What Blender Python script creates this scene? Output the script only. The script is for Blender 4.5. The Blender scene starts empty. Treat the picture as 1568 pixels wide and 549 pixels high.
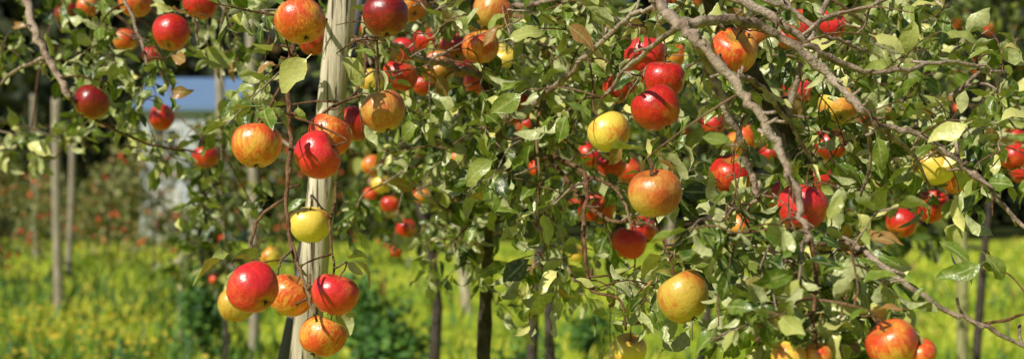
import bpy, math, random
import numpy as np
from mathutils import Vector, Matrix, Euler
random.seed(7); rng=np.random.default_rng(7)
sc=bpy.context.scene
sc.view_settings.view_transform='Standard'; sc.view_settings.look='None'; sc.view_settings.exposure=0
# ---------------------------------------------------------------- camera
F=2154.0; PITCH=math.radians(0.94); CZ=1.5
cam=bpy.data.cameras.new("camera"); co=bpy.data.objects.new("camera",cam); sc.collection.objects.link(co)
co.location=(0,0,CZ); co.rotation_euler=(math.pi/2+PITCH,0,0)
cam.sensor_width=36; cam.lens=36*F/1568; cam.clip_start=0.05; cam.clip_end=2000
cam.dof.use_dof=True; cam.dof.focus_distance=2.3; cam.dof.aperture_fstop=4.0
sc.camera=co
def P(px,py,d):   # survey helper: bearing / elevation / distance -> metres
    u=(px-784)/F*d; v=(274.5-py)/F*d
    return np.array([u, d*math.cos(PITCH)-v*math.sin(PITCH), CZ+d*math.sin(PITCH)+v*math.cos(PITCH)])
# ---------------------------------------------------------------- light
EL=math.radians(41); AZ=math.radians(222)
tosun=np.array([math.sin(AZ)*math.cos(EL),math.cos(AZ)*math.cos(EL),math.sin(EL)])
sl=bpy.data.lights.new("sun",'SUN'); sl.energy=5.0; sl.angle=math.radians(0.5); sl.color=(1,0.94,0.82)
so=bpy.data.objects.new("sun",sl); sc.collection.objects.link(so)
so.rotation_euler=Vector(-tosun).to_track_quat('-Z','Y').to_euler(); so.location=(-3,-6,8)
w=bpy.data.worlds.new("World"); sc.world=w; w.use_nodes=True
nt=w.node_tree; nt.nodes.clear()
sky=nt.nodes.new('ShaderNodeTexSky'); sky.sky_type='NISHITA'; sky.sun_disc=False; sky.sun_elevation=EL; sky.sun_rotation=AZ
bg=nt.nodes.new('ShaderNodeBackground'); bg.inputs[1].default_value=0.05
ow=nt.nodes.new('ShaderNodeOutputWorld'); nt.links.new(sky.outputs[0],bg.inputs[0]); nt.links.new(bg.outputs[0],ow.inputs[0])
# ---------------------------------------------------------------- node helpers
class NB:
    def __init__(s,name):
        s.m=bpy.data.materials.new(name); s.m.use_nodes=True; s.t=s.m.node_tree; s.t.nodes.clear()
        s.out=s.t.nodes.new('ShaderNodeOutputMaterial')
    def n(s,typ,**k):
        a=s.t.nodes.new(typ)
        for q,v in k.items(): setattr(a,q,v)
        return a
    def l(s,a,b): s.t.links.new(a,b)
    def mix(s,fac,a,b,blend='MIX'):
        m=s.n('ShaderNodeMix',data_type='RGBA',blend_type=blend)
        for inp,v in ((m.inputs[0],fac),(m.inputs[6],a),(m.inputs[7],b)):
            if hasattr(v,'is_output'): s.l(v,inp)
            elif isinstance(v,(int,float)): inp.default_value=v
            else: inp.default_value=(*v,1)
        return m.outputs[2]
    def noise(s,vec,scale,detail=3,rough=0.55,vscale=None):
        if vscale is not None:
            mp=s.n('ShaderNodeMapping'); mp.inputs['Scale'].default_value=vscale; s.l(vec,mp.inputs[0]); vec=mp.outputs[0]
        t=s.n('ShaderNodeTexNoise'); t.inputs['Scale'].default_value=scale; t.inputs['Detail'].default_value=detail; t.inputs['Roughness'].default_value=rough
        s.l(vec,t.inputs['Vector']); return t.outputs['Fac']
    def ramp(s,f,lo,hi,a=0.,b=1.):
        r=s.n('ShaderNodeMapRange'); r.inputs[1].default_value=lo; r.inputs[2].default_value=hi; r.inputs[3].default_value=a; r.inputs[4].default_value=b
        s.l(f,r.inputs[0]); return r.outputs[0]
    def math(s,op,a,b=0.):
        m=s.n('ShaderNodeMath',operation=op)
        for i,v in ((0,a),(1,b)):
            if hasattr(v,'is_output'): s.l(v,m.inputs[i])
            else: m.inputs[i].default_value=v
        return m.outputs[0]
    def bsdf(s,col,rough=0.6,spec=0.5,bump=None,bstr=0.3,bdist=0.01):
        b=s.n('ShaderNodeBsdfPrincipled')
        if hasattr(col,'is_output'): s.l(col,b.inputs['Base Color'])
        else: b.inputs['Base Color'].default_value=(*col,1)
        if hasattr(rough,'is_output'): s.l(rough,b.inputs['Roughness'])
        else: b.inputs['Roughness'].default_value=rough
        b.inputs['Specular IOR Level'].default_value=spec
        if bump is not None:
            bp=s.n('ShaderNodeBump'); bp.inputs['Strength'].default_value=bstr; bp.inputs['Distance'].default_value=bdist
            s.l(bump,bp.inputs['Height']); s.l(bp.outputs[0],b.inputs['Normal'])
        return b
    def fin(s,sh): s.l(sh,s.out.inputs[0]); return s.m

def leaf_mat(name,dark,mid,pale,under,trans=0.25,rough=0.42,brown=0.06):
    b=NB(name); at=b.n('ShaderNodeAttribute',attribute_name='tint'); sp=b.n('ShaderNodeSeparateColor'); b.l(at.outputs['Color'],sp.inputs[0])
    r1,r2,ac=sp.outputs[0],sp.outputs[1],sp.outputs[2]
    g=b.n('ShaderNodeNewGeometry'); pos=g.outputs['Position']
    c=b.mix(b.ramp(r1,0,0.5),dark,mid); c=b.mix(b.ramp(r1,0.55,1.0),c,pale)
    blot=b.noise(pos,90,4); c=b.mix(b.ramp(blot,0.5,0.8,0,0.4),c,pale)
    c=b.mix(b.ramp(r2,1-brown,1-brown*0.6),c,(0.34,0.19,0.06))
    c=b.mix(b.math('MULTIPLY',b.ramp(ac,0.0,0.14,1,0),0.55),c,under)       # midrib
    sv=b.noise(pos,160,2); cu=b.mix(b.ramp(sv,0.35,0.7,0,0.5),under,mid)
    col=b.mix(g.outputs['Backfacing'],c,cu)
    bs=b.bsdf(col,rough,0.45,bump=sv,bstr=0.35,bdist=0.004)
    tr=b.n('ShaderNodeBsdfTranslucent'); tc=b.mix(0.4,c,(0.34,0.42,0.01)); b.l(tc,tr.inputs[0])
    mx=b.n('ShaderNodeMixShader'); mx.inputs[0].default_value=trans; b.l(bs.outputs[0],mx.inputs[1]); b.l(tr.outputs[0],mx.inputs[2])
    return b.fin(mx.outputs[0])
M_leaf=leaf_mat("apple_leaf",(0.022,0.055,0.007),(0.125,0.20,0.018),(0.72,0.69,0.24),(0.54,0.56,0.27),trans=0.13,rough=0.32,brown=0.09)
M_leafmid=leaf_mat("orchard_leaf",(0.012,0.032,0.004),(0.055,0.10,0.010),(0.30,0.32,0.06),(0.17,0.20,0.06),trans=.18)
M_leafaut=leaf_mat("autumn_leaf",(0.05,0.08,0.015),(0.17,0.20,0.04),(0.42,0.40,0.14),(0.28,0.28,0.13),brown=0.16)
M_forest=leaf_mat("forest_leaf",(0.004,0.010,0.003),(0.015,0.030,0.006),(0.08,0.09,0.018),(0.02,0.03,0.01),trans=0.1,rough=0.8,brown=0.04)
M_bush=leaf_mat("bush_leaf",(0.010,0.055,0.010),(0.05,0.16,0.018),(0.16,0.30,0.03),(0.07,0.13,0.04),trans=0.15,rough=0.6,brown=0.0)

def bark(name,a,b_,c_,scale=40):
    b=NB(name); g=b.n('ShaderNodeNewGeometry'); p=g.outputs['Position']
    n1=b.noise(p,scale,6,0.65); n2=b.noise(p,scale*5,4); n3=b.noise(p,9,2)
    c=b.mix(b.ramp(n1,0.38,0.62),a,b_); c=b.mix(b.ramp(n3,0.5,0.65,0,0.6),c,c_)
    c=b.mix(b.ramp(n2,0.52,0.66,0,0.6),c,a)
    h=b.math('ADD',n1,b.math('MULTIPLY',n2,0.6))
    return b.fin(b.bsdf(c,0.8,0.2,bump=h,bstr=1.0,bdist=0.006).outputs[0])
M_bark=bark("apple_bark",(0.13,0.085,0.06),(0.45,0.34,0.25),(0.52,0.43,0.34))
M_twig=bark("twig_bark",(0.09,0.04,0.022),(0.26,0.14,0.07),(0.34,0.23,0.13),80)
M_dbark=bark("dark_bark",(0.03,0.025,0.02),(0.09,0.07,0.055),(0.12,0.10,0.08))

def wood(name,a,b_,dk):
    b=NB(name); tc=b.n('ShaderNodeTexCoord'); p=tc.outputs['Object']
    gr=b.noise(p,60,6,0.7,(1,1,0.05)); bl=b.noise(p,7,4,0.6,(1,1,0.5)); cr=b.noise(p,130,3,0.5,(1,1,0.03)); kn=b.noise(p,22,2,0.5,(1,1,0.6))
    c=b.mix(b.ramp(gr,0.38,0.62),a,b_); c=b.mix(b.ramp(bl,0.48,0.68,0,0.6),c,(0.27,0.23,0.14))
    c=b.mix(b.ramp(cr,0.58,0.66),c,dk); c=b.mix(b.ramp(kn,0.68,0.74),c,dk)
    h=b.math('SUBTRACT',gr,b.ramp(cr,0.58,0.68))
    return b.fin(b.bsdf(c,0.75,0.2,bump=h,bstr=1.0,bdist=0.006).outputs[0])
M_post=wood("weathered_wood",(0.78,0.70,0.53),(0.47,0.40,0.28),(0.10,0.07,0.04))
M_post2=wood("grey_wood",(0.46,0.40,0.31),(0.30,0.26,0.20),(0.10,0.08,0.05))
M_post3=wood("treated_wood",(0.42,0.42,0.18),(0.30,0.30,0.12),(0.12,0.11,0.05))

def apple_mat(name,red,deep,yel,blush,streak=0.5,rough=0.24):
    b=NB(name); tc=b.n('ShaderNodeTexCoord'); p=tc.outputs['Object']; oi=b.n('ShaderNodeObjectInfo')
    add=b.n('ShaderNodeVectorMath',operation='ADD'); cv=b.n('ShaderNodeCombineXYZ'); rr=b.math('MULTIPLY',oi.outputs['Random'],50.)
    for i in range(3): b.l(rr,cv.inputs[i])
    b.l(p,add.inputs[0]); b.l(cv.outputs[0],add.inputs[1]); q=add.outputs[0]
    big=b.noise(q,0.85,2,0.5); st=b.noise(q,9,4,0.65,(1,1,0.10)); st2=b.noise(q,26,3,0.6,(1,1,0.10)); mot=b.noise(q,5,4,0.6)
    f=b.math('ADD',big,b.math('MULTIPLY',b.math('SUBTRACT',st,0.5),streak)); f=b.math('ADD',f,b.math('MULTIPLY',b.math('SUBTRACT',st2,0.5),streak*0.6))
    c=b.mix(b.ramp(mot,0.35,0.7),red,deep)
    c=b.mix(b.ramp(st,0.45,0.7,0,0.6),c,deep)
    c=b.mix(b.ramp(f,blush[0],blush[1]),c,yel)
    sep=b.n('ShaderNodeSeparateXYZ'); b.l(p,sep.inputs[0])
    rad=b.math('SQRT',b.math('ADD',b.math('MULTIPLY',sep.outputs[0],sep.outputs[0]),b.math('MULTIPLY',sep.outputs[1],sep.outputs[1])))
    cav=b.ramp(rad,0.1,0.50,1,0)
    c=b.mix(b.math('MULTIPLY',cav,b.math('MULTIPLY',mot,1.3)),c,(0.42,0.30,0.05))
    vo=b.n('ShaderNodeTexVoronoi'); vo.inputs['Scale'].default_value=11; b.l(q,vo.inputs['Vector'])
    c=b.mix(b.ramp(vo.outputs['Distance'],0.07,0.14,0.65,0),c,(0.74,0.50,0.24))
    bru=b.noise(q,2.2,3,.6); c=b.mix(b.ramp(bru,.66,.70,0,.5),c,(.25,.13,.05))
    ro=b.ramp(mot,0.3,0.7,rough,rough+0.14)
    bs=b.bsdf(c,ro,0.6,bump=mot,bstr=0.12,bdist=0.05)
    bs.inputs['Coat Weight'].default_value=0.35; bs.inputs['Coat Roughness'].default_value=0.22
    return b.fin(bs.outputs[0])
A={
 'R':apple_mat("apple_skin_red",(0.70,0.025,0.014),(0.40,0.010,0.008),(0.72,0.26,0.04),(0.54,0.88)),
 'C':apple_mat("apple_skin_crimson",(0.84,0.035,0.035),(0.58,0.014,0.020),(0.80,0.22,0.07),(0.56,0.92),.6),
 'D':apple_mat("apple_skin_dark",(0.36,0.014,0.010),(0.15,0.007,0.006),(0.44,0.11,0.03),(0.6,0.95)),
 'O':apple_mat("apple_skin_blush",(0.76,0.11,0.022),(0.60,0.04,0.015),(0.82,0.42,0.06),(0.42,0.70),0.85),
 'G':apple_mat("apple_skin_bronze",(0.62,0.15,0.030),(0.50,0.08,0.018),(0.64,0.37,0.07),(0.39,0.68),0.8),
 'B':apple_mat("apple_skin_russet",(0.58,0.18,0.03),(0.52,0.10,0.02),(0.62,0.42,0.06),(0.32,0.58),0.7),
 'Y':apple_mat("apple_skin_yellow",(0.76,0.28,0.05),(0.72,0.17,0.03),(0.86,0.64,0.09),(0.30,0.50),0.6),
}
# ---------------------------------------------------------------- mesh helpers
def link(o,parent=None):
    sc.collection.objects.link(o)
    if parent: o.parent=parent
    return o
def mk(name,V,Fq,mats,parent=None,tint=None,smooth=True,mi=None):
    V=np.asarray(V,dtype=np.float32); me=bpy.data.meshes.new(name)
    if isinstance(Fq,np.ndarray):
        n,k=Fq.shape
        me.vertices.add(len(V)); me.vertices.foreach_set('co',V.ravel())
        me.loops.add(n*k); me.loops.foreach_set('vertex_index',Fq.astype(np.int32).ravel())
        me.polygons.add(n); me.polygons.foreach_set('loop_start',np.arange(0,n*k,k,dtype=np.int32))
        me.update(calc_edges=True)
    else: me.from_pydata(V.tolist(),[],Fq)
    if smooth: me.polygons.foreach_set('use_smooth',np.ones(len(me.polygons),dtype=bool))
    if mi is not None: me.polygons.foreach_set('material_index',np.asarray(mi,dtype=np.int32))
    for m in (mats if isinstance(mats,list) else [mats]): me.materials.append(m)
    if tint is not None:
        a=me.color_attributes.new('tint','FLOAT_COLOR','POINT'); c=np.ones((len(V),4),dtype=np.float32); c[:,:3]=tint; a.data.foreach_set('color',c.ravel())
    me.validate(); me.update()
    return link(bpy.data.objects.new(name,me),parent)
def nrm(a): return a/np.maximum(np.linalg.norm(a,axis=-1,keepdims=True),1e-9)
T6=np.array([0,0.16,0.28,0.45,0.62,0.78,0.91,1.0]); W6=np.array([0.035,0.05,0.62,0.96,1.0,0.78,0.40,0.02])
T3=np.array([0,0.3,0.7,1.0]); W3=np.array([0.05,0.9,0.85,0.02])
def leaves(pos,D,N,L,W,fold,curl,r1,r2,hi=True):
    T,WW=(T6,W6) if hi else (T3,W3); k=len(T); n=len(pos)
    D=nrm(D); N=nrm(N-D*(N*D).sum(1,keepdims=True)); S=np.cross(D,N)
    c=curl[:,None]+1e-3; t=T[None,:]
    y=np.sin(c*t)/c*L[:,None]; z=-(1-np.cos(c*t))/c*L[:,None]
    V=np.zeros((n,k,3,3)); ph=rng.uniform(0,6.28,(n,1)); tw=rng.normal(0,0.6,(n,1)); bend=rng.normal(0,.12,(n,1))*L[:,None]*t**2
    for j,s in enumerate((-1,0,1)):
        ww=WW[None,:]*W[:,None]*0.5*abs(s)
        fl=fold[:,None]+ (0.45*np.sin(8*t+ph+s) if hi else 0)
        x=s*ww*np.cos(fl)+bend; zz=z+ww*np.sin(fl)+ s*ww*tw*t*0.8
        V[:,:,j]=pos[:,None]+x[...,None]*S[:,None]+y[...,None]*D[:,None]+zz[...,None]*N[:,None]
    base=(np.arange(n)*k*3)[:,None,None]; i=np.arange(k-1)[None,:,None]; j=np.array([0,1])[None,None,:]
    a=base+i*3+j; Fq=np.stack([a,a+1,a+4,a+3],-1).reshape(-1,4)
    tint=np.zeros((n,k,3,3)); tint[...,0]=r1[:,None,None]; tint[...,1]=r2[:,None,None]; tint[:,:,:,2]=np.array([1,0,1])[None,None,:]
    return V.reshape(-1,3),Fq,tint.reshape(-1,3)
def smooth_path(pts,sub=5):
    p=np.array(pts,float)
    if len(p)<3: 
        t=np.linspace(0,1,sub+1)[:,None]; return p[0]*(1-t)+p[-1]*t
    q=np.vstack([2*p[0]-p[1],p,2*p[-1]-p[-2]]); out=[]
    for i in range(1,len(q)-2):
        for s in range(sub):
            t=s/sub; a,b,c,d=q[i-1],q[i],q[i+1],q[i+2]
            out.append(0.5*((2*b)+(c-a)*t+(2*a-5*b+4*c-d)*t*t+(3*b-a-3*c+d)*t**3))
    out.append(q[-2]); return np.array(out)
class Tubes:
    def __init__(s): s.V=[];s.F=[];s.mi=[];s.n=0
    def add(s,pts,rad,seg=7,mat=0,knob=0.0):
        pts=np.asarray(pts,float); rad=np.asarray(rad,float); m=len(pts)
        T=nrm(np.gradient(pts,axis=0)); ref=np.array([0.13,0.2,1.0]); 
        if abs(T[0]@nrm(ref))>0.9: ref=np.array([1.,0.2,0.1])
        n=nrm(np.cross(T[0],ref)); th=np.linspace(0,2*math.pi,seg,endpoint=False); b0=s.n
        for i in range(m):
            n=nrm(n-T[i]*(n@T[i])); b=np.cross(T[i],n)
            r=rad[i]*(1+knob*rng.normal(0,1,seg)*0.5+knob*rng.normal())
            s.V.append(pts[i]+np.outer(np.cos(th)*r,n)+np.outer(np.sin(th)*r,b))
        for i in range(m-1):
            for j in range(seg):
                a=b0+i*seg+j; b2=b0+i*seg+(j+1)%seg
                s.F.append((a,b2,b2+seg,a+seg)); s.mi.append(mat)
        s.V.append(pts[0][None]); s.V.append(pts[-1][None]); c0=b0+m*seg; c1=c0+1; e=b0+(m-1)*seg
        for j in range(seg):
            s.F.append((b0+(j+1)%seg,b0+j,c0)); s.F.append((e+j,e+(j+1)%seg,c1)); s.mi+=[mat,mat]
        s.n+=m*seg+2
    def build(s,name,mats,parent=None): return mk(name,np.vstack(s.V),s.F,mats,parent,mi=s.mi)
# ================================================================ GROUND
def hgt(x,y):
    t=np.clip((y-72)/90,0,1); return 22*t*t*(3-2*t)+0.05*np.sin(x*0.7+1)*np.sin(y*0.5)
ys=np.concatenate([np.linspace(-30,60,91),np.linspace(62,200,60),np.array([260,400,700,1200])]); xs=np.concatenate([[-900,-400,-200],np.linspace(-100,100,101),[200,400,900]])
X,Y=np.meshgrid(xs,ys); Z=hgt(X,Y); V=np.stack([X,Y,Z],-1).reshape(-1,3); nx=len(xs); ny=len(ys)
ii,jj=np.meshgrid(np.arange(ny-1),np.arange(nx-1),indexing='ij'); a=(ii*nx+jj).ravel(); Fg=np.stack([a,a+1,a+nx+1,a+nx],-1)
b=NB("grass_ground"); g=b.n('ShaderNodeNewGeometry'); p=g.outputs['Position']
n1=b.noise(p,0.35,4); n2=b.noise(p,1.6,6,0.7); n3=b.noise(p,25,3); n4=b.noise(p,0.8,5,.7)
c=b.mix(b.ramp(n1,0.4,0.62),(0.22,0.33,0.02),(0.46,0.52,0.035)); c=b.mix(b.ramp(n2,0.52,0.66,0,0.7),c,(0.06,0.11,0.012)); c=b.mix(b.ramp(n4,0.58,0.70,0,0.5),c,(0.44,0.38,0.10)); c=b.mix(b.ramp(n3,0.5,0.75,0,0.4),c,(0.46,0.44,0.07))
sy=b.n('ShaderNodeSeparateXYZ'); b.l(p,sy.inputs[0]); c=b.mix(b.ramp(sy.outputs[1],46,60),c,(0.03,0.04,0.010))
M_ground=b.fin(b.bsdf(c,0.95,0.1,bump=n2,bstr=0.6,bdist=0.1).outputs[0])
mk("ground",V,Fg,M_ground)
def clump(x,d):
    return .5+.5*np.sin(x*1.9+np.sin(d*1.1)*2+.7)*np.sin(d*1.3+np.sin(x*1.4)*1.5)
def blades(name,n,dr,xr,h,wd,mat,lean=0.5,p0=.12,tall=1.2):
    d=rng.uniform(dr[0],dr[1],n); x=rng.uniform(xr[0],xr[1],n)*d; cl=clump(x,d)
    keep=rng.random(n)<p0+(1-p0)*cl**1.4; x=x[keep];d=d[keep];cl=cl[keep]; n=len(d); pos=np.stack([x,d,hgt(x,d)],-1)
    D=nrm(np.stack([rng.normal(0,lean,n),rng.normal(0,lean,n),np.ones(n)],-1)); N=rng.normal(0,.7,(n,3))+tosun
    L=rng.uniform(h[0],h[1],n)*(1+d*0.01)*(.7+tall*cl**2); W=wd*(0.5+d/14)*rng.uniform(0.6,1.4,n)
    hue=np.clip(.5+.40*np.sin(x*.9+d*.6)+rng.normal(0,.25,n),0,1)
    V,Fq,t=leaves(pos,D,N,L,W,np.full(n,0.2),rng.uniform(0,1.2,n),hue,rng.random(n),False)
    return mk(name,V,Fq,mat,tint=t)
M_grass=leaf_mat("grass_blade",(0.14,0.26,0.012),(0.36,0.48,0.022),(0.66,0.64,0.07),(0.38,0.46,0.04),trans=0.3,rough=0.6,brown=0.05)
blades("grass",60000,(7,50),(-0.5,0.5),(0.06,0.17),0.018,M_grass)
def flowers():
    n=4200; d=rng.uniform(9.5,18,n); x=(rng.normal(-0.33,0.07,n))*d; 
    k=(rng.random(n)<clump(x+3,d)**2.2)&(x>-0.45*d)&(x<-0.2*d); x=x[k]; d=d[k]; n=len(x)
    hh=rng.uniform(0.10,0.40,n); pos=np.stack([x,d,hgt(x,d)+hh],-1)
    D=rng.normal(0,1,(n,3)); D[:,2]=np.abs(D[:,2])*0.3; N=rng.normal(0,0.8,(n,3))+tosun
    V,Fq,t=leaves(pos,D,N,rng.uniform(0.03,0.07,n),rng.uniform(0.015,0.04,n),np.full(n,0.2),np.full(n,0.5),rng.random(n),rng.random(n)*0.8,False)
    m=leaf_mat("yellow_petals",(0.42,0.34,0.02),(0.66,0.50,0.03),(0.76,0.60,0.07),(0.5,0.42,0.04),trans=0.2,rough=0.7,brown=0.0)
    mk("wildflowers",V,Fq,m,tint=t)
    n2=20000; d=rng.uniform(9,28,n2); x=rng.uniform(-0.45,0.45,n2)*d; cl=clump(x+1.5,d*1.1); k=rng.random(n2)<cl**3*np.where(x<-.12*d,1,.35); x=x[k];d=d[k];n2=len(x); pos=np.stack([x,d,hgt(x,d)],-1)
    D=nrm(np.stack([rng.normal(0,.3,n2),rng.normal(0,.3,n2),np.ones(n2)],-1))
    V,Fq,t=leaves(pos,D,rng.normal(0,1,(n2,3)),rng.uniform(0.12,0.42,n2),rng.uniform(0.02,0.05,n2),np.full(n2,0.2),rng.uniform(0,.8,n2),rng.random(n2),rng.random(n2),False)
    mk("tall_weeds",V,Fq,M_bush,tint=t)
flowers()
# ================================================================ FOREST (distant mass)
def crown_quads(c,rx,ry,rz,n,lobes=9):
    cs=c+rng.normal(0,0.42,(lobes,3))*np.array([rx,ry,rz]); li=rng.integers(0,lobes,n)
    v=nrm(rng.normal(0,1,(n,3)))*(rng.random((n,1))**0.35)
    pos=cs[li]+v*np.array([rx,ry,rz])*0.5
    return pos,nrm(v+rng.normal(0,0.5,(n,3))),li
PV=[];PD=[];PN=[];PL=[];R1=[]; tb=Tubes()
def forest_row(n,d0,d1,hr,q,spread):
    for i in range(n):
        x=-spread+2*spread*(i+rng.uniform(0,1))/n; y=rng.uniform(d0,d1); H=rng.uniform(*hr); z0=float(hgt(x,y)); rr=H*rng.uniform(0.22,0.34)
        pos,N,li=crown_quads(np.array([x,y,z0+H*0.5]),rr,rr,H*0.5,q,12); m=pos[:,2]>z0+0.1
        pos=pos[m];N=N[m]; li=li[m]
        PV.append(pos);PN.append(N);PL.append(rng.uniform(0.5,1.0,len(pos))*(H/12)); base=rng.uniform(0,0.6)
        R1.append(np.clip(base+rng.normal(0,0.2,len(pos))+0.25*(li%3-1),0,1))
        tb.add([[x,y,z0-0.3],[x+0.2,y,z0+H*0.4],[x,y,z0+H*0.8]],[H*0.022,H*0.015,H*0.006],6,0)
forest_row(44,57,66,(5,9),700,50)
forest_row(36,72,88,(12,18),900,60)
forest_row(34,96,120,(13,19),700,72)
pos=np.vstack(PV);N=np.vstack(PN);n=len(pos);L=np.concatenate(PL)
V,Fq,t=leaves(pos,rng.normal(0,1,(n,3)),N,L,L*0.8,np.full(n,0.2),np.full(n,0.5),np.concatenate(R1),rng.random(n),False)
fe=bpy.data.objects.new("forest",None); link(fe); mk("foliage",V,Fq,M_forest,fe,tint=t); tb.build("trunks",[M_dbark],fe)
# ================================================================ SHED
def house():
    e=bpy.data.objects.new("farm_shed",None); link(e)
    m=NB("pale_siding"); tc=m.n('ShaderNodeTexCoord'); wv=m.n('ShaderNodeTexWave',bands_direction='Z'); wv.inputs['Scale'].default_value=1.6; m.l(tc.outputs['Object'],wv.inputs[0])
    Mw=m.fin(m.bsdf(m.mix(m.ramp(wv.outputs['Fac'],0,0.2),(0.30,0.34,0.38),(0.52,0.56,0.60)),0.7).outputs[0])
    m=NB("blue_metal_roof"); tc=m.n('ShaderNodeTexCoord'); nn=m.noise(tc.outputs['Object'],3,4); Mr=m.fin(m.bsdf(m.mix(nn,(0.10,0.18,0.34),(0.17,0.27,0.44)),0.6).outputs[0])
    m=NB("window_glass"); Mg=m.fin(m.bsdf((0.03,0.04,0.05),0.1).outputs[0])
    m=NB("window_trim"); Mt=m.fin(m.bsdf((0.7,0.7,0.68),0.5).outputs[0])
    y=50.; x0,x1=-13.2,-10.0; h=4.9; dp=5.
    def box(nm,a,c,mt):
        (ax,ay,az),(bx,by,bz)=a,c
        V=[(ax,ay,az),(bx,ay,az),(bx,by,az),(ax,by,az),(ax,ay,bz),(bx,ay,bz),(bx,by,bz),(ax,by,bz)]
        mk(nm,V,[(0,3,2,1),(4,5,6,7),(0,1,5,4),(1,2,6,5),(2,3,7,6),(3,0,4,7)],mt,e,smooth=False)
    box("walls",(x0,y,-0.1),(x1,y+dp,h),Mw)
    o=0.3; r=h+1.1; ym=y+dp/2
    V=[(x0-o,y-o,h-0.15),(x1+o,y-o,h-0.15),(x1+o,ym,r),(x0-o,ym,r),(x0-o,y+dp+o,h-0.15),(x1+o,y+dp+o,h-0.15)]
    V2=[(a,b2,c+0.15) for a,b2,c in V]
    mk("roof",V+V2,[(0,1,2,3),(3,2,5,4),(6,9,8,7),(9,10,11,8),(0,6,7,1),(4,5,11,10),(0,3,9,6),(3,4,10,9),(1,7,8,2),(2,8,11,5)],Mr,e,smooth=False)
    mk("gable",[(x0+.01,y+.01,h),(x0+.01,y+dp-.01,h),(x0+.01,ym,r-.05),(x1-.01,y+.01,h),(x1-.01,y+dp-.01,h),(x1-.01,ym,r-.05)],[(0,1,2),(3,5,4)],Mw,e,smooth=False)
    for k,(wx,wz) in enumerate([(-12.3,3.0),(-10.8,3.0),(-10.8,0.9)]):
        box("window_%d"%k,(wx-.4,y-.03,wz),(wx+.4,y+.02,wz+1.1),Mg)
        for nm,a,c in (("sill",(wx-.5,y-.07,wz-.08),(wx+.5,y+.01,wz-.003)),("head",(wx-.5,y-.06,wz+1.103),(wx+.5,y+.01,wz+1.18)),("jamb_l",(wx-.48,y-.06,wz),(wx-.403,y+.01,wz+1.1)),("jamb_r",(wx+.403,y-.06,wz),(wx+.48,y+.01,wz+1.1)),("mullion",(wx-.03,y-.05,wz),(wx+.03,y-.032,wz+1.1))): box(nm,a,c,Mt)
    box("door",(-12.7,y-.04,0.0),(-11.8,y+.02,2.05),Mt)
house()
# ================================================================ POSTS
def post(base,top,r,mat,name="wooden_post",seg=20):
    t=Tubes(); n=26; base=np.array(base,float); top=np.array(top,float)
    s=np.linspace(0,1,n)[:,None]; pts=base*(1-s)+top*s; pts[:,0]+=0.12*r*np.sin(np.linspace(0,7,n)+base[0]); 
    pts=np.vstack([pts,pts[-1]+(pts[-1]-pts[-2])*0.04]); rad=np.full(n+1,r)*(1+0.12*(1-np.linspace(0,1,n+1))); rad[-1]*=0.88
    t.add(pts-base,rad,seg,0,0.018); o=t.build(name,[mat]); o.location=base.tolist(); return o
def vpost(px,top_y,d,r,mat,lean=0.0):
    b_=P(px,310,d); tp=P(px,top_y,d); post((b_[0]+lean,d,float(hgt(b_[0],d))-0.3),(b_[0],d,tp[2]),r,mat)
vpost(85,150,19,0.060,M_post2,.05); vpost(112,200,28,0.06,M_post2,-.08); vpost(50,145,38,0.07,M_post2,.1)
vpost(336,110,15,0.045,M_post2,.06); vpost(384,25,13,0.045,M_post2,0.05)
vpost(694,280,19,0.06,M_post,0.22); vpost(1030,150,17,0.05,M_post2,-.04); vpost(1469,200,8,0.032,M_post3,0.03)
def extrap(pa,pb,z):
    s=(z-pa[2])/(pb[2]-pa[2]); return pa+(pb-pa)*s
pa,pb=P(526,10,2.85),P(470,520,2.85)
post(extrap(pa,pb,-0.3),extrap(pa,pb,2.35),0.028,M_post,seg=28)
pa,pb=P(550,5,3.05),P(438,530,3.0)
m=NB("dark_steel"); tc=m.n('ShaderNodeTexCoord'); M_steel=m.fin(m.bsdf(m.mix(m.noise(tc.outputs['Object'],20,4),(0.05,0.055,0.065),(0.12,0.12,0.13)),0.55).outputs[0])
t=Tubes(); q0=extrap(pa,pb,-0.3);q1=extrap(pa,pb,2.4); t.add([q0,(q0+q1)/2,q1],[.012,.012,.012],12); t.build("steel_stake",[M_steel])
t=Tubes(); g0=P(277,310,15); t.add([[g0[0],15,-.1],[g0[0]+.02,15,.95]],[.03,.028],10,0); t.add([[g0[0]-.05,14.96,.86],[g0[0]+.08,14.96,.9]],[.035,.03],8,0); t.build("garden_stake",[M_post])
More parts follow.
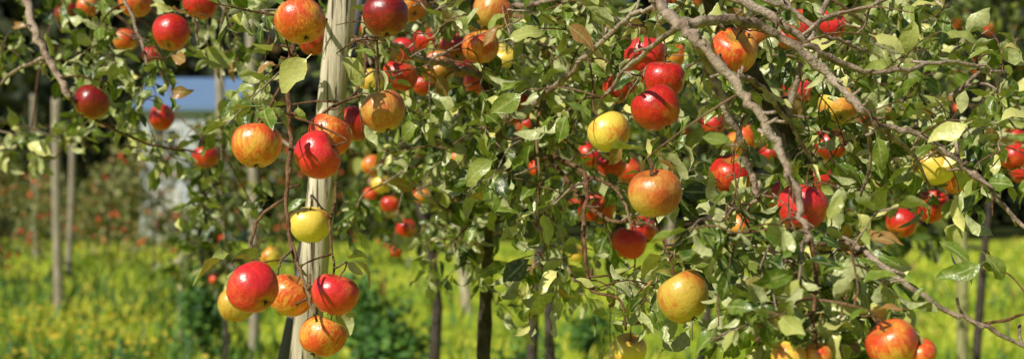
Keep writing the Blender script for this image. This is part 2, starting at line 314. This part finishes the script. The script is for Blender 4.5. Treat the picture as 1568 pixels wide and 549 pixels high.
# ================================================================ MID-DISTANCE ORCHARD TREES
m=NB("far_apple_red"); g=m.n('ShaderNodeNewGeometry'); M_far=m.fin(m.bsdf(m.mix(m.noise(g.outputs['Position'],14,2),(0.80,0.03,0.02),(0.75,0.16,0.04)),0.35).outputs[0])
us=[];uf=[]
for i in range(7):
    for j in range(10):
        th=math.pi*i/6; ph=2*math.pi*j/10; us.append((math.sin(th)*math.cos(ph),math.sin(th)*math.sin(ph),0.88*math.cos(th)-(0.2 if i in(0,) else 0)))
for i in range(6):
    for j in range(10): uf.append((i*10+j,i*10+(j+1)%10,(i+1)*10+(j+1)%10,(i+1)*10+j))
us=np.array(us);uf=np.array(uf)
def orchard_tree(x,y,H,cr,zb,nl,ls,mat,nap,name="apple_tree"):
    z0=float(hgt(x,y)); e=bpy.data.objects.new(name,None); link(e); tb=Tubes(); nc=16 if y<12 else 12
    lean=rng.normal(0,0.10); tr=smooth_path([[x+rng.normal(0,.12),y,z0-.1],[x+lean,y,z0+H*.35],[x-lean,y+.05,z0+H*.65],[x+lean,y,z0+H*.98]],4)
    tb.add(tr,np.linspace(0.026,0.007,len(tr))*(H/2.6),8,0,0.05)
    C=[]; 
    for k in range(nc):
        f=rng.uniform(0,1); zz=z0+zb+(H-zb)*f; a=rng.uniform(0,6.28); rr=cr*rng.uniform(0.35,1.0)*(1-0.35*f)
        c=np.array([x+rr*math.cos(a),y+rr*math.sin(a),zz]); C.append(c); s=tr[min(len(tr)-1,max(4,int((zz-z0)/H*0.85*len(tr))))]
        pth=smooth_path([s,(s+c)/2+[0,0,.12],c,c+[rng.normal(0,.05),rng.normal(0,.05),-.1]],3); tb.add(pth,np.linspace(0.012,0.003,len(pth)),5,0)
    tb.build("branches",[M_dbark],e); C=np.array(C)
    li=rng.integers(0,nc,nl); sz=(0.15+0.13*rng.random(nc))*cr/0.6
    v=rng.normal(0,0.62,(nl,3)); pos=C[li]+v*sz[li][:,None]*[1,1,1.1]
    D=nrm(v+[0,0,-0.7]+rng.normal(0,.6,(nl,3))); N=rng.normal(0,.8,(nl,3))+tosun*0.5+[0,0,.3]
    L=rng.uniform(.7,1.25,nl)*ls
    V,Fq,t=leaves(pos,D,N,L,L*.5,rng.uniform(.1,.6,nl),rng.uniform(0,1.4,nl),rng.random(nl),rng.random(nl),False)
    mk("leaves",V,Fq,mat,e,tint=t)
    if nap:
        li=rng.integers(0,nc,nap); v=rng.normal(0,0.7,(nap,3)); v[:,2]-=.4; ap=C[li]+v*sz[li][:,None]
        R=rng.uniform(.034,.042,nap)*(1.25 if y>15 else 1)
        V=(ap[:,None]+us[None]*R[:,None,None]).reshape(-1,3); Fq=(uf[None]+(np.arange(nap)*len(us))[:,None,None]).reshape(-1,4); mk("apples",V,Fq,M_far,e)
def at(px,d): return (px-784)/F*d
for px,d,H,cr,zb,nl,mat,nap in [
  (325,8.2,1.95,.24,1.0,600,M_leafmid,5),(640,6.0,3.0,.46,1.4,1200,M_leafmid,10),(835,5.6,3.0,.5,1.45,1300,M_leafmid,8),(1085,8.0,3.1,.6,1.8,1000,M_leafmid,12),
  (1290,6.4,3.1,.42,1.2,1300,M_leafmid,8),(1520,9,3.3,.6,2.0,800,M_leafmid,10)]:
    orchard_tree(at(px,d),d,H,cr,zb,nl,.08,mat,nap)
for px,d in [(5,26),(165,30),(60,34),(235,27),(262,38),(130,40),(190,44),(350,40),(440,32),(560,34),(-60,26),(20,44),(90,48)]:
    orchard_tree(at(px,d),d,rng.uniform(2.2,2.9),.8,.5,700,.14,M_leafaut if px<420 else M_leafmid,int(rng.integers(14,34)))
def bush(px,d,r,h,n):
    x=at(px,d); e=bpy.data.objects.new("bush",None); link(e); tb=Tubes(); L_=[]
    for k in range(12):
        a=rng.uniform(0,6.28); q=np.array([x+r*.8*math.cos(a)*rng.random(),d+r*.8*math.sin(a)*rng.random(),h*rng.uniform(.4,1.)]); L_.append(q); tb.add(smooth_path([[x,d,-.05],[(x+q[0])/2,(d+q[1])/2,q[2]*.6],q],3),np.linspace(.01,.003,7),5,0)
    tb.build("stems",[M_dbark],e); L_=np.array(L_); li=rng.integers(0,12,n); pos=L_[li]+rng.normal(0,.5,(n,3))*[r*.5,r*.5,h*.3]; pos[:,2]=np.abs(pos[:,2])
    V,Fq,t=leaves(pos,rng.normal(0,1,(n,3))+[0,0,.3],rng.normal(0,.6,(n,3))+tosun,rng.uniform(.05,.1,n),rng.uniform(.03,.05,n),np.full(n,.3),np.full(n,.6),rng.random(n),rng.random(n),False); mk("leaves",V,Fq,M_bush,e,tint=t)
bush(312,13,.30,.85,1100); bush(562,12,.30,.85,1000); bush(600,10.5,.3,.5,800); bush(820,10,.35,.45,900); bush(905,13,.3,.4,500)
# ================================================================ FOREGROUND APPLE TREES
SK=[]; SKT=[]; SKR=[]
TB={k:Tubes() for k in range(4)}
LIMB=[]
def branch(tid,pts,r0,r1,mat=0,sub=6,knob=0.07,seg=9,jit=0.0022,show=False):
    w_=[P(*q) if not isinstance(q,np.ndarray) else q for q in pts]
    s=smooth_path(w_,sub); s[1:-1]+=rng.normal(0,jit*min(1,r0/.008),(len(s)-2,3))
    rad=np.linspace(r0,r1,len(s))*(1+.12*np.abs(np.sin(np.arange(len(s))*2.1+tid)))
    TB[tid].add(s,rad,seg,mat,knob)
    for q,r in zip(s,rad): SK.append(q);SKT.append(tid);SKR.append(r)
    if show: LIMB.extend(s.tolist())
    if r0>.0045:
        for i in range(2,len(s)-1):
            if rng.random()<.3:
                D=nrm(rng.normal(0,1,3)+[0,-.2,.2]); ln=rng.uniform(.010,.03); q=s[i]; pth=np.array([q,q+D*ln*.5,q+D*ln+rng.normal(0,.004,3)])
                TB[tid].add(pth,[.0028,.0022,.0026],6,mat,.12)
def trunk(tid,x,y,pts,r0,r1,sub=6):
    w_=[np.array([x,y,-0.1]),np.array([x+.01,y,.35])]+[P(*q) for q in pts]; branch(tid,w_,r0,r1,2,sub,0.06,12,0.004)
trunk(0,at(-190,3.6),3.6,[(-180,420,3.6),(-150,200,3.6),(-120,0,3.6),(-60,-160,3.6)],.032,.012)
trunk(1,at(400,3.15),3.15,[(438,560,3.15),(462,400,3.15),(490,250,3.1),(530,60,3.1),(560,-120,3.1)],.016,.009)
trunk(2,at(738,3.5),3.5,[(742,540,3.5),(746,390,3.45),(760,260,3.3),(742,120,3.2),(722,-60,3.1),(740,-200,3.1)],.019,.009)
trunk(2,at(845,4.4),4.4,[(842,470,4.4),(836,360,4.3),(820,200,4.0),(800,60,3.6)],.018,.009)
trunk(3,at(1275,2.75),2.75,[(1285,540,2.75),(1262,380,2.7),(1200,200,2.6),(1110,40,2.5),(1040,-80,2.35),(1000,-200,2.3)],.022,.010)
B=lambda *a,**k: branch(*a,**k)
B(3,[(1020,-120,2.33),(1000,-20,2.1),(1042,38,2.02),(1068,62,2.0),(1112,112,1.98),(1155,165,1.96),(1186,215,1.95),(1212,272,1.93),(1226,330,1.9),(1240,365,1.85)],.0092,.0040,knob=.1,show=True)
B(3,[(1042,38,2.02),(1100,29,2.05),(1168,42,2.1),(1228,82,2.1),(1270,116,2.1),(1316,165,2.08),(1345,192,2.1),(1400,202,2.1),(1468,246,2.1),(1512,292,2.1),(1590,370,2.1)],.0082,.0028,knob=.1,show=True)
B(3,[(1060,-90,2.34),(1095,-20,2.2),(1180,24,2.15),(1228,60,2.15),(1290,98,2.18),(1360,112,2.2),(1450,95,2.25),(1540,110,2.3)],.0082,.0025,knob=.1,show=True)
B(3,[(1068,62,2.0),(1085,100,2.08),(1100,140,2.1),(1130,200,2.12),(1150,258,2.15),(1162,305,2.15)],.0076,.0044,knob=.1,show=True)
B(3,[(1110,-60,2.3),(1160,-8,2.2),(1210,15,2.2),(1262,52,2.2),(1330,80,2.25)],.006,.0025,knob=.1,show=True)
B(3,[(1228,60,2.15),(1262,30,2.2),(1330,10,2.25),(1400,-25,2.3)],.0042,.0025)
B(3,[(1042,38,2.02),(1000,70,2.1),(955,110,2.2),(925,150,2.25)],.005,.0025)
B(3,[(1112,112,1.98),(1160,130,2.05),(1210,190,2.15),(1245,250,2.2)],.0048,.0022)
B(3,[(1316,165,2.08),(1335,235,2.15),(1318,300,2.2)],.0035,.002)
B(3,[(1345,192,2.1),(1400,240,2.2),(1425,290,2.25)],.0035,.002)
B(3,[(1262,380,2.6),(1300,372,2.2),(1322,385,2.05),(1380,430,2.0),(1450,475,2.0),(1500,496,2.0),(1600,545,2.0)],.0050,.0028,show=True)
B(3,[(1500,496,2.0),(1545,488,2.0),(1590,470,2.0)],.0024,.0016,mat=1)
B(3,[(1270,430,2.6),(1235,440,2.2),(1200,470,1.95),(1160,520,1.8)],.0042,.0025,mat=1)
B(3,[(1240,365,1.85),(1250,420,1.85),(1245,480,1.82),(1250,560,1.8)],.0036,.0022,mat=1)
B(3,[(1275,450,2.6),(1310,440,2.3),(1330,480,2.1),(1355,570,2.05)],.0042,.0025,mat=1)
B(3,[(1200,200,2.6),(1240,60,2.6),(1300,-60,2.7)],.008,.004)
B(3,[(1240,320,2.66),(1340,240,2.7),(1440,160,2.75),(1560,60,2.8)],.008,.0035)
B(3,[(1262,380,2.7),(1180,350,2.5),(1080,380,2.3),(1040,400,2.2)],.006,.0025)
B(2,[(742,120,3.2),(690,100,3.0),(640,88,2.8),(585,60,2.7),(540,62,2.6)],.008,.003)
B(2,[(755,220,3.2),(780,180,3.0),(830,150,2.8),(890,95,2.6),(960,30,2.5),(1000,10,2.45)],.008,.003)
B(2,[(830,150,2.8),(822,200,2.75),(826,260,2.7),(824,335,2.7)],.0035,.002,mat=1)
B(2,[(760,260,3.3),(840,240,3.0),(895,268,2.6),(893,340,2.5),(897,400,2.45),(905,445,2.45)],.0055,.0022,mat=1)
B(2,[(895,268,2.6),(935,283,2.5),(955,310,2.4),(968,348,2.35)],.003,.002,mat=1)
B(2,[(840,240,3.0),(920,330,2.6),(1000,345,2.3),(1025,385,2.2)],.0042,.002,mat=1)
B(2,[(905,445,2.45),(950,460,2.4),(958,505,2.4)],.0025,.002,mat=1)
B(2,[(746,390,3.45),(700,330,3.3),(650,300,3.2),(600,240,3.2)],.006,.0025)
B(2,[(746,360,3.45),(800,350,3.2),(850,380,3.0),(880,430,2.9)],.005,.0025)
B(2,[(730,30,3.15),(660,10,3.0),(600,-20,2.9)],.006,.003)
B(2,[(728,0,3.15),(790,10,2.9),(860,-5,2.8),(930,-30,2.7)],.006,.003)
B(1,[(530,60,3.1),(490,30,2.8),(455,60,2.5),(442,110,2.4),(445,210,2.35),(440,300,2.3),(448,380,2.25),(470,440,2.2),(482,482,2.15)],.0056,.0022,mat=1)
B(1,[(440,300,2.3),(400,330,2.3),(385,370,2.25),(388,400,2.2)],.0028,.002,mat=1)
B(1,[(448,380,2.25),(430,400,2.2),(425,420,2.2)],.002,.0016,mat=1)
B(1,[(505,200,3.1),(515,290,2.8),(505,350,2.5),(512,410,2.35)],.0035,.0018,mat=1)
B(1,[(535,50,3.1),(560,80,2.8),(545,140,2.6),(500,170,2.45),(490,195,2.4)],.004,.002,mat=1)
B(1,[(442,110,2.4),(415,160,2.35),(400,185,2.3)],.0028,.002,mat=1)
B(1,[(490,250,3.1),(400,200,3.3),(345,180,3.6),(340,280,3.7),(347,420,3.8)],.005,.002)
B(1,[(540,0,3.1),(440,-40,3.2),(350,0,3.4),(335,120,3.6)],.005,.0025)
B(1,[(535,50,3.1),(575,110,3.0),(580,140,2.9)],.004,.002)
B(0,[(-120,0,3.6),(-40,-60,3.4),(35,-10,3.2),(48,35,3.1),(72,88,3.05),(108,150,3.0)],.012,.0065,knob=.09)
B(0,[(108,150,3.0),(150,185,3.1),(230,222,3.2),(300,232,3.3)],.004,.002,mat=1)
B(0,[(35,-10,3.2),(120,-50,3.2),(180,-15,3.1),(212,50,3.05),(226,100,3.0)],.006,.0025)
B(0,[(120,-50,3.2),(220,-40,3.1),(290,10,3.1),(305,70,3.1)],.005,.0025)
B(0,[(-150,200,3.6),(-60,180,3.9),(20,190,4.2),(100,215,4.3)],.007,.003)
B(0,[(72,88,3.05),(20,110,3.3),(-20,150,3.4)],.005,.003)
# ---------------------------------------------------------------- apples
APP=[(102,20,18,'D'),(135,10,18,'O'),(192,62,19,'O'),(207,5,25,'O'),(262,50,28,'R'),(307,6,27,'R'),(232,85,16,'R'),(140,157,27,'D'),(247,180,20,'R'),(315,240,20,'R'),
(460,33,38,'O'),(480,62,24,'R'),(590,25,36,'D'),(627,8,28,'O'),(755,18,31,'G'),(620,76,21,'C'),(670,103,26,'G'),(736,72,29,'O'),(612,116,28,'R'),(731,127,20,'R'),(773,90,23,'Y'),(700,72,26,'R'),(567,125,22,'Y'),(587,170,35,'G'),(545,190,27,'R'),(505,207,34,'O'),(486,237,37,'C'),(393,222,39,'O'),
(475,343,32,'Y'),(388,440,40,'C'),(362,466,29,'B'),(445,452,35,'O'),(513,450,36,'C'),(494,514,35,'O'),(415,393,17,'Y'),(570,253,17,'O'),(585,282,16,'Y'),(597,313,15,'R'),(622,350,16,'R'),(607,384,10,'R'),(790,165,26,'R'),(807,190,18,'R'),
(933,202,33,'Y'),(988,87,32,'C'),(1005,165,37,'R'),(1016,122,34,'R'),(950,132,28,'R'),(1034,85,20,'O'),(1123,79,36,'O'),(1152,58,26,'G'),(1225,42,26,'R'),(1274,36,25,'C'),(1223,138,24,'C'),(1285,163,32,'Y'),(1272,220,27,'R'),(1257,276,22,'R'),(1120,268,33,'R'),(1137,215,25,'O'),
(1003,295,41,'G'),(914,317,27,'R'),(985,352,22,'R'),(963,372,27,'C'),(902,237,20,'R'),(937,252,24,'R'),(962,262,20,'R'),(880,322,20,'R'),(884,388,14,'Y'),(1228,318,38,'C'),(1196,300,24,'R'),(1380,341,24,'R'),(1427,316,27,'R'),(1430,253,33,'Y'),(1466,272,27,'O'),(1553,240,23,'R'),(1552,210,17,'R'),
(1046,454,41,'B'),(1133,345,18,'O'),(1366,527,41,'O'),(1408,542,26,'O'),(1208,545,27,'Y'),(1252,545,22,'O'),(963,537,27,'Y'),(1310,456,13,'O'),
(655,62,22,'R'),(563,38,21,'R'),(648,130,18,'R'),(708,102,20,'D'),(1092,190,18,'R'),(1330,182,15,'R'),(700,240,13,'O'),(1205,60,17,'R'),(860,215,13,'R'),(1562,262,18,'R'),(645,300,13,'O'),(1178,235,16,'R')]
def apple_mesh(seed,mat):
    r_=np.random.default_rng(seed); ns,nr=40,26; V=[];Fc=[];mi=[]
    ht=r_.uniform(.86,.97); lob=r_.uniform(.012,.03); ph0=r_.uniform(0,6); ax=r_.normal(0,.05); sh=r_.uniform(.05,.11)
    for i in range(nr+1):
        th=math.pi*i/nr
        for j in range(ns):
            ph=2*math.pi*j/ns; rr=math.sin(th)**0.92*(1+sh*math.cos(th)) if 0<i<nr else 0.0
            rr*=1+lob*math.cos(5*ph+ph0)*(0.4+th/math.pi)+0.02*math.cos(ph*2+ph0*2)
            z=ht*math.cos(th)-0.34*math.exp(-(th/.36)**2)+0.16*math.exp(-((math.pi-th)/.30)**2)+ax*rr*math.cos(ph)
            z+=0.025*math.cos(5*ph+ph0)*math.exp(-((math.pi-th-.4)/.25)**2)
            V.append((rr*math.cos(ph),rr*math.sin(ph),z))
    for i in range(nr):
        for j in range(ns):
            Fc.append((i*ns+j,(i+1)*ns+j,(i+1)*ns+(j+1)%ns,i*ns+(j+1)%ns)); mi.append(0)
    t=Tubes(); t.add(smooth_path([[0,0,.45],[.02,0,.75],[.06,.02,.95],[.14,.03,1.14]],3),np.array([.055,.045,.04,.036,.034,.034,.034,.04,.045,.055]),7,1)
    for k in range(5):
        a=k*1.257; t.add([[.03*math.cos(a),.03*math.sin(a),-ht+.12],[.10*math.cos(a),.10*math.sin(a),-ht+.03],[.13*math.cos(a),.13*math.sin(a),-ht-.03]],[.03,.025,.005],4,1)
    o=len(V); V=np.vstack([np.array(V),np.vstack(t.V)]); Fc+= [tuple(i+o for i in f) for f in t.F]; mi+=t.mi
    me=bpy.data.meshes.new("apple"); me.from_pydata(V.tolist(),[],Fc); me.polygons.foreach_set('use_smooth',np.ones(len(me.polygons),dtype=bool)); me.polygons.foreach_set('material_index',np.array(mi,dtype=np.int32))
    me.materials.append(A[mat]); me.materials.append(M_twig); me.update(); return me
cache={}; ainfo=[]; links=[]
CLEAR=[]
for k,(px,py,r,c) in enumerate(APP):
    d=min(max(0.0385*F/r,1.95),4.6); d=d+ (0.0 if r>30 else rng.uniform(-.1,.1))
    if py>515 and px>1100: d=1.8
    R=r*d/F; pos=P(px,py,d)
    key=(c,k%4)
    if key not in cache: cache[key]=apple_mesh(k%4*17+ord(c),c)
    o=bpy.data.objects.new("apple",cache[key]); link(o); o.location=pos.tolist(); o.scale=(R,R,R)
    eu=Euler((rng.normal(0,.38),rng.normal(0,.38),rng.uniform(0,6.28))); o.rotation_euler=eu
    st=np.array(eu.to_matrix()@Vector((.14,.03,1.14)))*R+pos; up=np.array(eu.to_matrix()@Vector((.1,0,1.)))
    ainfo.append((pos,R)); links.append((st,up)); CLEAR.append((px,py,r*(1.15 if r>36 else 1),d,.97 if r>34 else .88))
# ---------------------------------------------------------------- twigs
LP=[[] for _ in range(4)]
def nearest(p,pen=1.2):
    S=np.array(SK); v=S-p; c=np.linalg.norm(v,axis=1)+pen*np.maximum(0,p[2]-S[:,2])*0.6; return int(np.argmin(c))
def add_leaf(tid,pos,D,N,L=None,r1=None,w=None,fold=None,curl=None):
    L=rng.uniform(.040,.078)*(.88 if pos[1]<2 else 1) if L is None else L
    LP[tid].append((pos,D,N,L,L*(rng.uniform(.36,.52) if w is None else w),rng.uniform(.05,.9) if fold is None else fold,rng.uniform(-.4,2.0) if curl is None else curl,
        float(np.clip(rng.beta(1.1,1.3),0,1)) if r1 is None else r1,rng.random()))
def spray(tid,path,step=.016,start=.2,dens=1.0,bias=None):
    seg=np.linalg.norm(np.diff(path,axis=0),axis=1).sum(); n=max(3,int(seg*(1-start)/step)); T=nrm(np.gradient(path,axis=0)); a=rng.uniform(0,6.28)
    for k in range(n):
        if rng.random()>dens: continue
        f=start+(1-start)*(k+.5)/n; x=f*(len(path)-1); i=int(min(x,len(path)-2)); q=path[i]*(1-(x-i))+path[i+1]*(x-i); t=T[i]
        a+=2.4+rng.normal(0,.3); u=nrm(np.cross(t,[.3,.2,.9])); v=np.cross(t,u); R=u*math.cos(a)+v*math.sin(a)
        D=nrm(t*rng.uniform(.2,.8)+R*.9+np.array([0,0,-.45])+rng.normal(0,.25,3)); U=np.array([0,0,.45])+tosun*.45+rng.normal(0,.65,3)
        if rng.random()<.2: U=-U
        add_leaf(tid,q,D,U,r1=None if bias is None else float(np.clip(bias-.10+rng.normal(0,.30),0,1)))
def register(tid,path,rad):
    for q,r in list(zip(path,rad))[1:]: SK.append(q);SKT.append(tid);SKR.append(r)
for (st,up),(pos,R) in zip(links,ainfo):
    i=nearest(st+[0,0,.02]); tgt=SK[i]; tid=SKT[i]; dist=np.linalg.norm(tgt-st)
    mid1=st+up*min(.008,dist*.3)+[0,.002,.004]; mid2=(st*.45+tgt*.55)+np.array([0,0,dist*.06])+rng.normal(0,dist*.04,3)
    pth=smooth_path([st-up*.002,mid1,mid2,np.array(tgt)],5); rad=np.linspace(.0012,.0022,len(pth)); TB[tid].add(pth,rad,6,1,.06); register(tid,pth,rad)
    for k in range(rng.integers(2,6)):
        a=rng.uniform(0,6.28); D=nrm(np.array([math.cos(a),math.sin(a)*.8+.15,rng.uniform(-.6,.5)])); add_leaf(tid,mid1+rng.normal(0,.004,3)+[0,.006,.004],D,np.array([0,0,.6])+tosun*.4+rng.normal(0,.4,3))
REG=[(60,40,90,70,3.2,4.0,11,.5),(190,30,80,50,3.0,3.8,10,.5),(220,120,65,75,3.0,3.8,11,.5),(60,215,90,24,4.0,4.8,13,.85),(170,170,60,40,3.2,4,6,.55),(250,230,60,18,3.1,3.6,6,.55),(318,290,22,100,3.6,4.4,10,.4),(335,45,50,50,3.0,4.0,11,.5),(355,150,14,60,3.2,4,3,.45),
(560,130,30,50,2.5,2.9,4,.6),(425,95,30,50,2.4,2.8,3,.7),(440,150,25,30,2.35,2.6,1,.6),(430,15,40,30,2.5,3,4,.5),(395,290,20,60,3,3.6,2,.5),(545,280,15,60,3.1,3.6,3,.45),
(630,50,80,65,2.6,3.5,22,.5),(760,70,110,85,2.5,3.5,36,.52),(880,110,90,110,2.4,3.4,38,.58),(690,200,100,80,2.7,3.6,31,.48),(820,250,90,80,2.5,3.4,31,.5),(720,310,80,65,3,3.9,20,.42),(610,270,35,70,3.2,4,7,.42),(850,375,60,60,2.6,3.5,15,.55),(710,400,50,35,3.2,3.9,6,.4),(770,440,25,30,3.1,3.6,3,.4),(940,50,70,60,2.5,3.3,16,.55),(700,0,200,30,2.6,3.4,14,.5),
(1060,70,80,80,2.2,3,13,.55),(1170,140,100,130,2.25,3.3,31,.5),(1310,120,110,110,2.25,3.3,38,.58),(1450,140,120,120,2.3,3.3,46,.64),(1330,245,110,60,2.4,3.2,23,.5),(1490,255,80,45,2.3,3,14,.58),(1080,260,60,70,2.35,3,12,.42),(1050,395,60,22,2.15,2.5,5,.5),(1250,0,260,30,2.3,3.2,14,.5),(950,310,60,50,2.5,3.2,8,.5),
(1160,365,70,42,1.75,2.1,12,.5),(1245,430,90,75,1.8,2.15,30,.55),(1210,505,75,40,1.8,2.1,13,.5),(1140,330,50,30,1.9,2.3,5,.45),(1310,390,40,55,1.8,2.3,8,.6),(1300,480,30,35,2.0,2.3,4,.55),(1240,430,90,90,2.3,3.0,14,.35),
(1520,415,22,22,2.0,2.1,1,.7),(970,440,60,40,2.2,2.6,3,.5),(930,470,30,40,2.5,2.9,2,.55)]
seeds=[]
for cx,cy,rx,ry,d0,d1,n,bias in REG:
    for _ in range(n):
        a=rng.uniform(0,6.28); s=math.sqrt(rng.random()); seeds.append((P(cx+rx*s*math.cos(a),cy+ry*s*math.sin(a),rng.uniform(d0,d1)),bias))
S0=np.array(SK); seeds.sort(key=lambda q: np.min(np.linalg.norm(S0-q[0],axis=1)))
for q,bias in seeds:
    i=nearest(q,.6); tgt=np.array(SK[i]); tid=SKT[i]; v=q-tgt; dist=np.linalg.norm(v)+1e-6
    out=nrm(v/dist+rng.normal(0,.5,3)+[0,0,-.1]); ln=rng.uniform(.05,.12); e=q+out*ln+[0,0,-ln*.15]
    mid=tgt+v*.5+[0,0,dist*.08]+rng.normal(0,dist*.06,3)
    pth=smooth_path([tgt,mid,q,q+out*ln*.5+rng.normal(0,.005,3),e],5); r0=min(SKR[i]*.8,.003); rad=np.linspace(max(r0,.0016),.0010,len(pth))
    TB[tid].add(pth,rad,6,1 if rng.random()<.6 else 0,.06); register(tid,pth,rad)
    spray(tid,pth[len(pth)//2:],.0118,0.0,1.0,bias)
    if dist>.15: spray(tid,pth[2:len(pth)//2],.03,.1,.7,bias)
def leaf2(x0,y0,x1,y1,d,r1,w=.45,fold=.3,curl=.7,dd=-.01,flip=False):
    a=P(x0,y0,d); b2=P(x1,y1,d+dd); i=nearest(a); tid=SKT[i]; D=b2-a; L=np.linalg.norm(D)
    N=np.array([rng.normal(0,.2),-1,.6]); N=-N if flip else N
    add_leaf(tid,a,D,N,L*1.05,r1,w,fold,curl)
    tgt=np.array(SK[i]); pth=smooth_path([a,(a+tgt)/2+[0,0,.01],tgt],4); TB[tid].add(pth,np.linspace(.0009,.0016,len(pth)),5,1)
for l_ in [(478,82,420,132,2.3,.85,.5),(590,50,512,72,2.35,.65,.42),(515,82,566,118,2.3,.85,.45),(770,62,830,42,2.3,.75),(862,36,918,60,2.3,.8),(806,138,756,176,2.3,.6,.5),(1330,52,1392,74,2.05,.9,.5),(1440,48,1500,62,2.1,.7),(1400,20,1392,85,2.1,.75,.4),
 (1308,322,1336,352,2.0,.9,.5),(1502,382,1546,425,1.95,.6,.45),(1512,398,1448,436,1.95,.5,.4),(1490,185,1428,212,2.0,.9,.45),(762,242,706,268,2.4,.65,.5),(818,390,768,430,2.6,.05,.6),(910,185,880,148,2.2,.45,.5),(580,86,545,74,2.4,.6),(1290,290,1275,335,1.9,.7,.4),(1120,345,1075,380,1.9,.35),(1090,385,1140,420,1.9,.2,.5),(1340,200,1360,260,2.0,.6,.4),(1520,330,1568,345,2.0,.6),(300,75,355,90,3.0,.7),(85,240,40,215,3.6,.9),(650,180,610,205,2.5,.6),(870,170,850,215,2.3,.55),(915,440,885,425,2.2,.8),(1035,400,1085,395,2.0,.6),(1000,470,1015,500,2.2,.4)]: leaf2(*l_)
# ---------------------------------------------------------------- build tree meshes
fwd=np.array([0,math.cos(PITCH),math.sin(PITCH)]); upv=np.array([0,-math.sin(PITCH),math.cos(PITCH)])
for k in range(60):   # the post and main limbs are kept partly clear of leaves
    f=k/59; CLEAR.append((526-54*f,10+535*f,24,2.86,.82))
for q in LIMB:
    r_=np.array(q)-[0,0,CZ]; dp=float(r_@fwd); CLEAR.append((784+F*r_[0]/dp,274.5-F*float(r_@upv)/dp,18,dp,.85))
CL=np.array(CLEAR)
AP=np.array([a for a,_ in ainfo]); AR=np.array([r for _,r in ainfo]); total=0
for tid in range(4):
    e=bpy.data.objects.new("apple_tree",None); link(e); TB[tid].build("branches",[M_bark,M_twig,M_dbark],e)
    q=LP[tid]
    if not q: continue
    pos=np.array([a[0] for a in q]);D=nrm(np.array([a[1] for a in q]));N=np.array([a[2] for a in q]); rest=np.array([a[3:] for a in q])
    ctr=pos+D*rest[:,0:1]*.55
    keep=np.ones(len(pos),bool)
    dist=np.linalg.norm(ctr[:,None]-AP[None],axis=2); keep&=~(dist<AR[None]*1.12).any(1)
    rel=ctr-np.array([0,0,CZ]); dep=rel@fwd; px=784+F*rel[:,0]/dep; py=274.5-F*(rel@upv)/dep
    hit=(np.hypot(px[:,None]-CL[None,:,0],py[:,None]-CL[None,:,1])<CL[None,:,2]*1.05)&(dep[:,None]<CL[None,:,3]+.02)
    pr=(hit*CL[None,:,4]).max(1); keep&=~(rng.random(len(pos))<pr)
    pos,D,N,rest=pos[keep],D[keep],N[keep],rest[keep]; total+=len(pos)
    V,Fq,t=leaves(pos,D,N,*[rest[:,i] for i in range(6)])
    mk("leaves",V,Fq,M_leaf,e,tint=t)
print("leaves",total)
